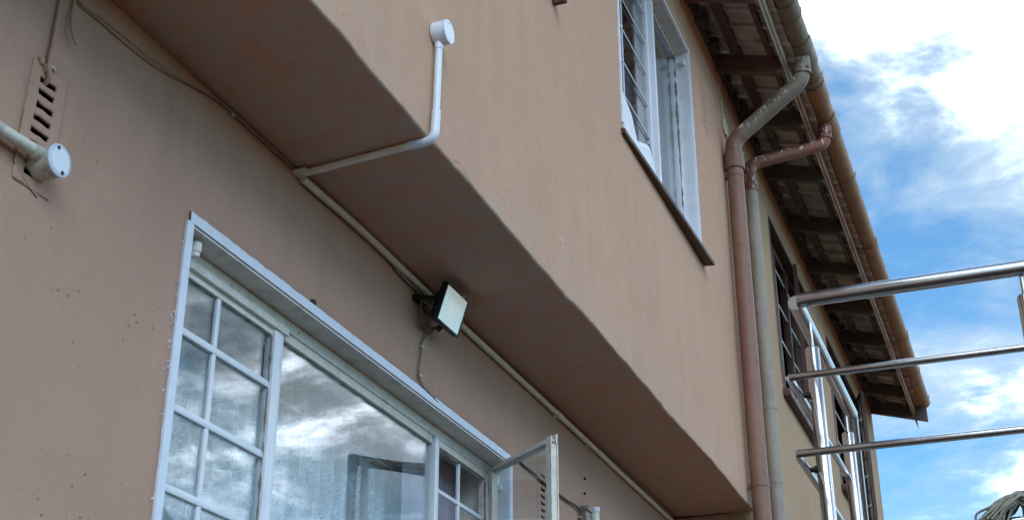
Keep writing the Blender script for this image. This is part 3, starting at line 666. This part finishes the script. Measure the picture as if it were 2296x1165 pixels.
# plaster scars round the near air brick
for a, b in (((1.752, 2.99), (1.744, 2.87)), ((1.744, 2.87), (1.742, 2.76)), ((1.744, 2.755), (1.79, 2.733)), ((1.79, 2.733), (1.815, 2.723))):
    mb = MB(); n = 14
    mb.tube([(LX + .001 + .001 * N(k, 1, a[0] * 50), a[0] + (b[0] - a[0]) * k / n + .0012 * N(k * .9, 2, a[1] * 30), a[1] + (b[1] - a[1]) * k / n) for k in range(n + 1)], [.0022 + .0014 * N(k * .8, a[1] * 9, 3) for k in range(n + 1)], 6).build('plaster_ridge', 'wall', house, 60)
for (yy, zz_) in ((1.756, 3.006), (1.772, 2.998)):
    MB().tube([(LX - .004, yy, zz_), (LX + .004, yy + .004, zz_ - .004), (LX + .004, yy + .008, zz_ - .012), (LX - .004, yy + .010, zz_ - .016)], [.003, .006, .006, .003], 8).build('plaster_lump', 'wall', house, 60)

# ================================================================== CURTAINS
def curtain(name, ya, yb, za, zb, X, mat, amp, freq, parent=None):
    ys = lines(ya, yb, .008); zs = lines(za, zb, .12); v = []
    for y in ys:
        for z in zs:
            t = (zb - z) / (zb - za); ph = y * freq + 1.5 * N(y * 3, 0, X)
            v.append((X + amp * (.35 + .65 * t) * (math.sin(ph) + .4 * math.sin(ph * 2.3 + 1)) + .004 * N(y * 7, z * 2, 1), y, z))
    n = len(zs); f = [(j * n + i, j * n + i + 1, (j + 1) * n + i + 1, (j + 1) * n + i) for j in range(len(ys) - 1) for i in range(n - 1)]
    return obj(name, v, f, mat, parent, 80, origin=None if parent else (X, (ya + yb) / 2, za))
c = curtain('lace_curtain', 2.25, 4.245, 1.6, 2.96, -.685, 'lace', .026, 70); tag(c, 'white lace net curtain behind the lower window', 'curtain')
MB().tube([(-.652, 2.25, 2.790), (-.652, 4.245, 2.794)], .0035, 8).build('curtain_wire', 'white', c)
c = curtain('lilac_curtain', 3.835, 4.276, 1.72, 2.888, -.590, 'lilac', .008, 60); tag(c, 'plain lilac grey curtain behind the open sash', 'curtain')
# white cloth caught on the sill of the upper window
v = []; f = []; n = 16; m_ = 8
prof_c = [(4.50, 4.74), (4.58, 4.66), (4.66, 4.585), (4.72, 4.50), (4.80, 4.455), (4.90, 4.455), (4.98, 4.475), (5.06, 4.48), (5.15, 4.45), (5.22, 4.40)]
def prof_at(y):
    for (a, p), (b, q) in zip(prof_c, prof_c[1:]):
        if y <= b: return p + (q - p) * (y - a) / (b - a)
    return prof_c[-1][1]
n = 30
for i in range(n + 1):
    t = i / n; y = 4.502 + t * .70; top = prof_at(y)
    for j in range(m_ + 1):
        s_ = j / m_; v.append((-.045 + .010 * math.sin(t * 17 + s_ * 2) * (.3 + s_) + .030 * (1 - s_), y, 4.262 + (top - 4.262) * s_))
for i in range(n):
    for j in range(m_): a = i * (m_ + 1) + j; f.append((a, a + 1, a + m_ + 2, a + m_ + 1))
c = obj('curtain', v, f, 'cloth', None, 80, origin=(-.045, 4.6, 4.30)); tag(c, 'white curtain end spilling onto the upper window sill', 'curtain')
md = c.modifiers.new('t', 'SOLIDIFY'); md.thickness = .002
c = curtain('curtain', 5.22, 5.95, 4.2, 5.5, -.30, 'lilac', .012, 40); tag(c, 'dull curtain deep inside the right half of the upper window', 'curtain')
c = curtain('curtain', 7.77, 8.06, 4.30, 4.78, -.085, 'cloth', .006, 60); tag(c, 'white cloth in the lower corner of the far brown window', 'curtain')

# ================================================================== GUTTER AND DOWNPIPES
GX, GR = .470, .0665
def gz(y): return 5.800 - (y - 5.78) * .008
gut = thing('gutter', 'half round gutter along the eave, olive near end and brown far end', 'gutter', (GX, 3.2, 5.7))
def gutter_run(name, ya, yb, mat, r, th=.003, a0=-8, a1=188):
    ys = lines(ya, yb, .25); n = 18; v = []; f = []
    for y in ys:
        for rr in (r, r - th):
            for k in range(n + 1):
                a = R(180 + a0 + (a1 - a0) * k / n); v.append((GX + rr * math.cos(a) + .002 * N(y * 1.3, 1, 1), y, gz(y) + rr * math.sin(a) + .003 * N(y * .9, 5, 2)))
    m_ = n + 1
    for j in range(len(ys) - 1):
        A_, B_ = j * 2 * m_, (j + 1) * 2 * m_
        for k in range(n): f += [(A_ + k, A_ + k + 1, B_ + k + 1, B_ + k), (A_ + m_ + k, B_ + m_ + k, B_ + m_ + k + 1, A_ + m_ + k + 1)]
        f += [(A_, B_, B_ + m_, A_ + m_), (A_ + n, A_ + m_ + n, B_ + m_ + n, B_ + n)]
    for j in (0, len(ys) - 1):
        A_ = j * 2 * m_; f += [(A_ + k, A_ + k + 1, A_ + m_ + k + 1, A_ + m_ + k) for k in range(n)]
    return obj(name, v, f, mat, gut, 40)
gutter_run('gutter_length', 3.2, 6.95, 'gutter_a', GR)['label'] = 'weathered olive near length'
gutter_run('gutter_length', 6.95, 12.60, 'gutter_b', GR - .001)['label'] = 'orange brown far length'
for ya, yb, m_, k in ((5.98, 6.14, 'gutter_a', .0055), (6.36, 6.62, 'gutter_a', .007), (6.82, 7.02, 'gutter_b', .0055), (7.20, 7.42, 'gutter_b', .006), (9.02, 9.10, 'gutter_b', .005), (10.86, 10.95, 'gutter_b', .005)):
    gutter_run('union', ya, yb, m_, GR + k, .004, -14, 196)
for y in (6.12, 6.76, 8.0, 8.98, 10.80, 11.70, 12.45):
    mt = 'gutter_a' if y < 6.5 else 'gutter_b'; r_ = GR + .0065
    pts = [(.395, y + .02, fz(y) + .02), (.41, y + .01, gz(y) - GR * .95)] + [(GX + r_ * math.cos(R(a)), y, gz(y) + r_ * math.sin(R(a))) for a in range(235, 361, 14)] + [(GX + r_ + .001, y - .004, gz(y) + .016)]
    MB().tube(pts, .0035, 6).build('gutter_bracket', mt, gut)
n = 20
v = [(GX + (GR + .003) * math.cos(R(180 + 180 * k / n)), 12.600, gz(12.6) + (GR + .003) * math.sin(R(180 + 180 * k / n))) for k in range(n + 1)]
v += [(GX + (GR - .008) * math.cos(R(180 + 180 * k / n)), 12.625, gz(12.6) + (GR - .008) * math.sin(R(180 + 180 * k / n))) for k in range(n + 1)]
obj('stop_end', v, [tuple(range(n, -1, -1)), tuple(range(n + 1, 2 * n + 2))] + [(k, k + 1, n + 2 + k, n + 1 + k) for k in range(n)] + [(0, n, 2 * n + 1, n + 1)], 'gutter_b', gut, 30)

def downpipe(label, X, Y, r, outlet, knee, elbow_end, split_z, m_elbow, m_low_elbow, m_pipe, sock, clips):
    t = thing('downpipe', label, 'downpipe', (X, Y, 0), 'downpipes side by side at the end of the overhang')
    ox, oy = outlet; top = gz(oy) - GR + .012; bz = knee
    pts = fillet([(ox, oy, top), (ox, oy, bz), (X, Y, elbow_end), (X, Y, elbow_end - .12)], .10, 9)
    cut = max(i for i, p in enumerate(pts) if p.z > elbow_end + .055)
    MB().tube(pts[:cut + 2], r, 20).build('offset_elbow', m_elbow, t)
    MB().tube(pts[cut + 1:], r * 1.004, 20).build('lower_elbow', m_low_elbow, t)
    MB().tube([(ox, oy, top + .012), (ox, oy, bz + .035)], r * 1.13, 20).tube([(ox, oy, bz + .036), (ox, oy, bz + .028)], r * 1.17, 20).build('outlet', m_elbow, t)
    MB().tube([(ox + r * 1.10 * .75, oy - r * 1.10 * .66, bz + .062), (ox + r * 1.30 * .75, oy - r * 1.30 * .66, bz + .060)], .011, 10).build('boss', m_elbow, t)
    MB().tube([(X, Y, elbow_end - .10), (X, Y, 0.05)], r, 20).build('pipe', m_pipe, t)
    z_ = elbow_end - .12
    MB().tube([(X, Y, z_ + .05), (X, Y, z_ + .042), (X, Y, z_ - .045), (X, Y, z_ - .055)], [r * 1.05, sock, sock, sock * .97], 20).build('socket', m_low_elbow, t)
    for cz in clips:
        MB().tube([(X, Y, cz + .012), (X, Y, cz - .012)], r * 1.06, 20).box(0.0, X, Y - .012, Y + .012, cz - .012, cz + .012).tube([(X + .01, Y + r, cz), (X + .014, Y + r + .014, cz)], .005, 8).build('holderbat', m_pipe, t)
    return t
downpipe('thick brown downpipe with olive offset elbow at the eave', .060, 6.45, .0445, (GX - .005, 6.49), 5.60, 5.27, 0, 'pipe_olive', 'pipe_brown', 'pipe_brown', .055, (5.06, 3.35, 1.2))
downpipe('thinner grey downpipe with red brown elbow beside the thick brown one', .052, 6.93, .036, (GX - .005, 7.24), 5.60, 5.38, 0, 'pipe_red', 'pipe_red', 'pipe_grey', .042, (3.9, 3.5, 1.2))
c = MB().tube(spline([(.008, 6.545, 5.20), (.007, 6.55, 4.6), (.008, 6.535, 3.9), (.007, 6.53, 3.3), (.008, 6.53, 1.0)]), .006, 8).build('thin_cable', 'pipe_brown', None, 40, (0, 6.54, 1)); tag(c, 'thin painted cable running down behind the thick downpipe', 'cable')

# ================================================================== CONDUITS, CABLES, FLOODLIGHT
CR = .0098
t = thing('conduit', 'white plastic conduit crossing the soffit and climbing to a round box', 'conduit', (0, 2.72, 3.26))
MB().tube([(-.395, 2.742, 3.2475), (-.04, 2.709, 3.2475)], CR, 16).build('soffit_pipe', 'pvc_old', t)
bend = fillet([(-.055, 2.7105, 3.2475), (.016, 2.706, 3.2475), (.016, 2.712, 3.335)], .030, 8)
MB().tube(bend, CR * 1.22, 16).build('elbow', 'pvc', t)
MB().tube([(.016, 2.711, 3.32), (.015, 2.720, 3.545)], CR, 16).build('wall_pipe', 'pvc', t)
MB().tube([(.015, 2.7195, 3.528), (.015, 2.720, 3.55)], CR * 1.2, 16).build('collar', 'pvc', t)
bx_ = MB().tube([(.002, 2.722, 3.578), (.036, 2.722, 3.578), (.039, 2.722, 3.578)], [.0325, .0325, .0315], 32).build('round_box', 'pvc', t)
MB().tube([(.039, 2.722, 3.578), (.0425, 2.722, 3.578), (.0435, 2.722, 3.578)], [.0335, .0335, .0325], 32).build('lid', 'pvc', t)
for s_ in (-1, 1): MB().tube([(.0432, 2.722 - s_ * .003, 3.578 + s_ * .0245), (.0440, 2.722 - s_ * .003, 3.578 + s_ * .0245)], .0028, 10).build('screw', 'cable_grey', t)
MB().tube([(-.398, 2.722, 3.2475), (-.36, 2.722, 3.2475)], .006, 8).box(-.404, -.36, 2.724, 2.733, 3.238, 3.248, .002).build('broken_end', 'pvc_old', t)

t = thing('conduit', 'long cream conduit run in the corner between lower wall and soffit', 'conduit', (LX, 4.5, 3.24))
pts = [(-.386, 2.752, 3.238), (-.386, 3.07, 3.246), (-.388, 3.39, 3.243), (-.387, 3.82, 3.235), (-.387, 4.78, 3.231), (-.388, 5.6, 3.224), (-.387, 6.54, 3.216)]
MB().tube(spline(pts, 5), .0108, 14).build('pipe', 'pvc_old', t)
MB().tube([(-.387, 4.76, 3.2312), (-.387, 4.80, 3.2308)], .0135, 14).build('coupler', 'pvc_old', t)
for yy in (4.735, 5.13): MB().tube([(-.40, yy, 3.205), (-.388, yy, 3.214), (-.386, yy + .006, 3.205)], .004, 8).build('saddle', 'clip', t)

t = thing('junction_box', 'round junction box with clear lid over the near air brick', 'junction box', (LX, 1.81, 2.79))
MB().tube([(-.392, 1.50, 2.789), (-.392 + .02, 1.775, 2.7905)], .0125, 16).build('conduit_stub', 'pvc_dirty', t)
MB().tube([(-.374, 1.757, 2.790), (-.372, 1.787, 2.791)], .0150, 16).build('collar', 'pvc_dirty', t)
MB().tube([(-.398, 1.803, 2.786), (-.352, 1.803, 2.786)], [.0325, .0315], 32).build('body', 'pvc_dirty', t)
MB().tube([(-.352, 1.803, 2.786), (-.3475, 1.803, 2.786), (-.3465, 1.803, 2.786)], [.0335, .0335, .0322], 32).build('lid', 'lid', t)
MB().tube([(-.3464, 1.803, 2.786), (-.3458, 1.803, 2.786)], .0265, 32).build('lid_face', 'pvc', t)
for s_ in (-1, 1): MB().tube([(-.3465, 1.803 - s_ * .010, 2.786 + s_ * .0225), (-.3445, 1.803 - s_ * .010, 2.786 + s_ * .0225)], .0042, 12).build('screw', 'black', t)

def cable(name, pts, r, mat, label, clips=(), n=6):
    mb = MB(); c = mb.tube(spline(pts, n), r, 8).build(name, mat, None, 60, pts[0]); tag(c, label, 'cable', 'cables clipped to the lower wall')
    for p in clips:
        MB().tube([(LX - .002, p[0], p[1]), (LX + .010, p[0], p[1])], .0042, 8).box(LX, LX + .011, p[0] - .004, p[0] + .012, p[1] - .0035, p[1] + .0035, .001).build('clip', 'clip', c)
    return c
cable('sagging_cable', [(-.394, 1.822, 3.192), (-.390, 1.85, 3.184), (-.388, 1.90, 3.188), (-.384, 2.004, 3.190), (-.384, 2.094, 3.196), (-.388, 2.187, 3.214), (-.391, 2.25, 3.229), (-.392, 2.35, 3.248), (-.392, 2.414, 3.251), (-.391, 2.50, 3.249), (-.391, 2.60, 3.250), (-.391, 2.74, 3.250)], .0027, 'cable', 'thin painted cable sagging along the wall below the soffit corner', ((2.412, 3.246), (1.823, 3.190)))
cable('vent_cable', [(-.393, 1.786, 3.255), (-.392, 1.782, 3.12), (-.392, 1.781, 3.05), (-.391, 1.778, 3.00), (-.391, 1.781, 2.985), (-.393, 1.787, 2.972), (-.405, 1.790, 2.963), (-.43, 1.790, 2.958)], .0052, 'wall', 'thick painted cable dropping into the near air brick', ((1.786, 2.998),))
cable('cut_cable', [(-.395, 1.823, 3.192), (-.391, 1.819, 3.16), (-.388, 1.817, 3.125), (-.384, 1.824, 3.095), (-.380, 1.834, 3.078)], .0036, 'wall', 'short frayed cable end hanging from the sagging cable')
cable('lamp_cable', [(-.392, 3.20, 3.247), (-.392, 3.281, 3.240), (-.393, 3.375, 3.226), (-.393, 3.488, 3.222), (-.393, 3.512, 3.210), (-.393, 3.521, 3.178), (-.393, 3.530, 3.140), (-.392, 3.552, 3.124), (-.385, 3.60, 3.140), (-.365, 3.63, 3.160)], .0042, 'cable_grey', 'grey cable looping from the conduit round to the floodlight', ((3.532, 3.142),))
cable('lamp_lead', [(-.36, 3.62, 3.160), (-.382, 3.60, 3.138), (-.392, 3.565, 3.10), (-.393, 3.535, 3.065), (-.393, 3.530, 3.02), (-.393, 3.518, 2.965), (-.393, 3.528, 2.944), (-.392, 3.56, 2.930), (-.394, 3.62, 2.924), (-.399, 3.69, 2.915), (-.404, 3.80, 2.912), (-.404, 4.26, 2.912)], .0036, 'cable_grey', 'cable hanging from the floodlight down to the lower window head', ((3.533, 3.055), (3.524, 2.958)))
cable('wall_cable', [(-.392, 4.345, 2.930), (-.392, 4.42, 2.925), (-.391, 4.52, 2.923), (-.391, 4.64, 2.915), (-.392, 4.773, 2.916), (-.392, 4.887, 2.918), (-.391, 4.96, 2.922), (-.391, 5.01, 2.918), (-.392, 5.03, 2.890), (-.392, 5.03, 2.60)], .0042, 'cable_dark', 'dark cable on the wall beyond the open sash', ((4.36, 2.932), (4.89, 2.920), (5.03, 2.89)))

t = thing('floodlight', 'black LED floodlight tilted down below the soffit', 'floodlight', (LX, 3.56, 3.17))
up = Vector((.036, 0, .1150)).normalized(); ax = Vector((0, 1, 0)); nrm = ax.cross(up).normalized()
if nrm.x < 0: nrm = -nrm
cen = Vector((-.305, 3.5585, 3.1735))
fr_ = Matrix((( ax.x, up.x, nrm.x, cen.x), (ax.y, up.y, nrm.y, cen.y), (ax.z, up.z, nrm.z, cen.z), (0, 0, 0, 1)))
MB().obox(fr_ @ Matrix.Translation((0, 0, -.009)), .166, .125, .018, .005).obox(fr_ @ Matrix.Translation((0, 0, -.024)), .12, .085, .012, .004).build('housing', 'black', t)
for k in range(7): MB().obox(fr_ @ Matrix.Translation((-.054 + .018 * k, 0, -.033)), .003, .075, .010).build('cooling_fin', 'black', t, 0)
mb = MB()
for (cx_, cy_, sx, sy) in ((0, .0585, .164, .006), (0, -.0585, .164, .006), (.0790, 0, .006, .111), (-.0790, 0, .006, .111)): mb.obox(fr_ @ Matrix.Translation((cx_, cy_, .002)), sx, sy, .006, .0015)
mb.build('bezel', 'black', t)
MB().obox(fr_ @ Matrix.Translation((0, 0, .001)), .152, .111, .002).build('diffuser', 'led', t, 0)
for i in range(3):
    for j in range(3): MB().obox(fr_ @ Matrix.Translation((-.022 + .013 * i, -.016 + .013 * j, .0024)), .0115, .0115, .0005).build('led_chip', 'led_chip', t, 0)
MB().tube([fr_ @ Vector((.03, .058, .004)), fr_ @ Vector((.03, .060, .012))], .005, 10).build('sensor', 'cable_grey', t)
mb = MB()
for s_ in (-1, 1):
    a = fr_ @ Vector((s_ * .088, 0, -.02)); b = Vector((-.396, a.y, 3.196))
    d = (b - a); m_ = Matrix.Translation((a + b) / 2) @ d.to_track_quat('X', 'Z').to_matrix().to_4x4(); mb.obox(m_, d.length, .004, .018, .001)
mb.box(-.399, -.394, 3.468, 3.648, 3.187, 3.206, .001); mb.build('bracket', 'black', t)
for s_ in (-1, 1): MB().tube([fr_ @ Vector((s_ * .090, 0, -.02)), fr_ @ Vector((s_ * .096, 0, -.02))], .008, 10).build('knob', 'black', t)
MB().tube([fr_ @ Vector((.03, -.05, -.035)), fr_ @ Vector((.03, -.066, -.045))], .007, 10).build('cable_gland', 'black', t)

# boxes low on the wall past the open sash
t = thing('trunking', 'grey plastic trunking end on the wall beyond the open sash', 'trunking', (LX, 5.10, 2.4))
MB().box(LX - .002, LX + .025, 5.065, 5.118, 2.40, 2.938, .003).build('duct', 'pipe_grey', t); MB().box(LX + .0, LX + .034, 5.060, 5.123, 2.925, 2.945, .003).build('end_cap', 'pipe_grey', t)
t = thing('conduit', 'short upright cream conduit beside the grey trunking', 'conduit', (LX, 5.18, 2.4))
MB().tube([(LX + .022, 5.178, 2.40), (LX + .022, 5.178, 2.950)], .019, 16, True).build('pipe', 'pvc_old', t); MB().tube([(LX + .022, 5.178, 2.945), (LX + .022, 5.178, 2.962)], .022, 16, False).build('rim', 'pvc', t)
for (yy, zz_) in ((5.116, 3.008), (5.121, 3.07)):
    MB().tube([(LX - .01, yy, zz_), (LX + .0055, yy, zz_)], .0055, 10).build('screw_hole', 'dark', house)

# ================================================================== BALUSTRADE, DECK, STAIRS
D = thing('deck', 'raised concrete landing below the steel balustrade', 'landing', (.75, 3.1, 0))
MB().box(.745, 3.7, 3.08, 4.21, 1.82, 2.00, .01).build('slab', 'concrete', D)
for xx in (.95, 3.45):
    for yy in (3.28, 4.0): MB().box(xx - .12, xx + .12, yy - .12, yy + .12, 0, 1.82).build('column', 'concrete', D, 0)
for k in range(11):
    zt = 2.00 - .167 * (k + 1); MB().box(.60, 1.75, 4.212 + .27 * k, 4.212 + .27 * (k + 1) + .02, .001, zt, .006).build('step', 'concrete', D)
RZ = 2.876
B = thing('balustrade', 'stainless steel balustrade with round handrail and thin mid rails', 'balustrade', (.80, 3.19, 2.0))
hr = .0191
MB().tube([(3.6, 3.1875, RZ), (.818, 3.1875, RZ), (.807, 3.1875, RZ)], [hr, hr, hr * .93], 24).build('handrail', 'steel', B)
MB().tube([(.801, 3.197, RZ - .001), (.801, 4.116, RZ - .001)], hr * .995, 24).build('handrail', 'steel', B)
dn = Vector((-.045, .3825, -.236)); e0 = Vector((.801, 4.110, RZ - .002)); MB().tube([e0, e0 + dn * .6, e0 + dn * 5.4], hr * .99, 24).build('handrail', 'steel', B)
def post(x, y, zt, zb=2.00, r=.0180, rail=RZ):
    p = MB().tube([(x, y, zb), (x, y, zt - .003), (x, y, zt)], [r, r, r * .86], 24).build('post', 'steel', B)
    MB().tube([(x, y, zt - .01), (x, y, rail - hr + .004)], .0048, 10).build('spigot', 'steel', p)
    MB().tube([(x, y, zb), (x, y, zb + .010)], r * 1.9, 24).build('base_flange', 'steel', p)
post(.815, 3.311, 2.793); post(.790, 4.061, 2.798); post(1.338, 3.193, 2.807); post(2.25, 3.193, 2.807); post(3.2, 3.193, 2.807)
for k in range(1, 4):
    q = e0 + dn * (1.75 * k); post(q.x, q.y, q.z - .08, max(.01, 2.00 - .167 * (int((q.y - 4.212) / .27) + 1)), .0180, q.z + .016)
for z in (2.6685, 2.475, 2.270, 2.13):
    MB().tube([(3.6, 3.1665, z), (.779, 3.1665, z), (.773, 3.1665, z)], [.0092, .0092, .0084], 16).build('mid_rail', 'steel', B)
    MB().tube([(.775, 3.170, z - .0005), (.775, 4.102, z - .0005)], .0090, 16).build('mid_rail', 'steel', B)
    s0 = Vector((.775, 4.099, z - .001)); MB().tube([s0, s0 + dn * 5.3], .0089, 16).build('mid_rail', 'steel', B)
    for (px_, py_) in ((.815, 3.311), (.790, 4.061)):
        MB().tube([(.775, py_, z), (px_ - .015, py_, z)], .0064, 10).tube([(px_ - .023, py_, z), (px_ - .014, py_, z)], .0098, 12).build('rail_holder', 'black', B)
    for px_ in (1.338, 2.25, 3.2): MB().tube([(px_, 3.1665, z), (px_, 3.18, z)], .0064, 10).build('rail_holder', 'steel', B)

# ---- mop draped over the low rail
t = thing('mop', 'grey cotton string mop draped over the low steel rail', 'mop', (1.26, 3.19, 2.0))
MB().tube([(1.2665, 3.197, 2.316), (1.269, 3.225, 2.299), (1.40, 4.15, 2.02)], .010, 12).build('handle', 'blue_grey', t)
MB().tube([(1.2665, 3.184, 2.25), (1.2665, 3.191, 2.328)], [.013, .010], 14).build('clamp', 'blue_grey', t)
mb = MB()
for k in range(260):
    a = random.uniform(-1.0, 1.0); rr = random.uniform(.85, 1.1); c0 = Vector((1.272 + random.uniform(-.012, .012), 3.184 + random.uniform(-.016, .01), 2.308 + random.uniform(-.006, .004)))
    side = -1 if random.random() < .62 else 1
    L = random.uniform(.066, .112) * rr; fw = a * .027 - .015
    drop = random.uniform(.035, .068) if side < 0 else random.uniform(.05, .15)
    pts = [c0, c0 + Vector((side * L * .25, fw * .4, .014 + random.uniform(0, .010))), c0 + Vector((side * L * .58, fw * .8, -.002 + random.uniform(-.008, .008))), c0 + Vector((side * L * .85, fw, -drop * .5)), c0 + Vector((side * L * (.98 + random.uniform(-.08, .1)), fw * 1.2, -drop))]
    pts = [p + Vector((random.uniform(-.003, .003), random.uniform(-.003, .003), random.uniform(-.003, .003))) for p in pts]
    sp_ = spline(pts, 4); r0 = random.uniform(.0028, .0042); mb.tube(sp_, [r0 * (1 - .35 * (i / len(sp_))) for i in range(len(sp_))], 6)
mb.build('mop_head', 'mop', t, 60)

# ---- dark steel frame standing in the yard (seen mirrored in the big pane)
t = thing('steel_frame', 'dark steel pole frame standing in the yard, mirrored in the large pane', 'frame', (3.27, 10.3, 0))
MB().box(3.235, 3.305, 10.27, 10.34, 0, 5.10, .004).build('post', 'steel_dark', t)
MB().box(1.965, 2.035, 10.885, 10.955, 0, 4.90, .004).build('post', 'steel_dark', t)
a, b = Vector((3.27, 10.305, 5.06)), Vector((2.0, 10.92, 4.86)); d = b - a
MB().obox(Matrix.Translation((a + b) / 2) @ d.to_track_quat('X', 'Z').to_matrix().to_4x4(), d.length, .06, .08, .004).build('crossbar', 'steel_dark', t)
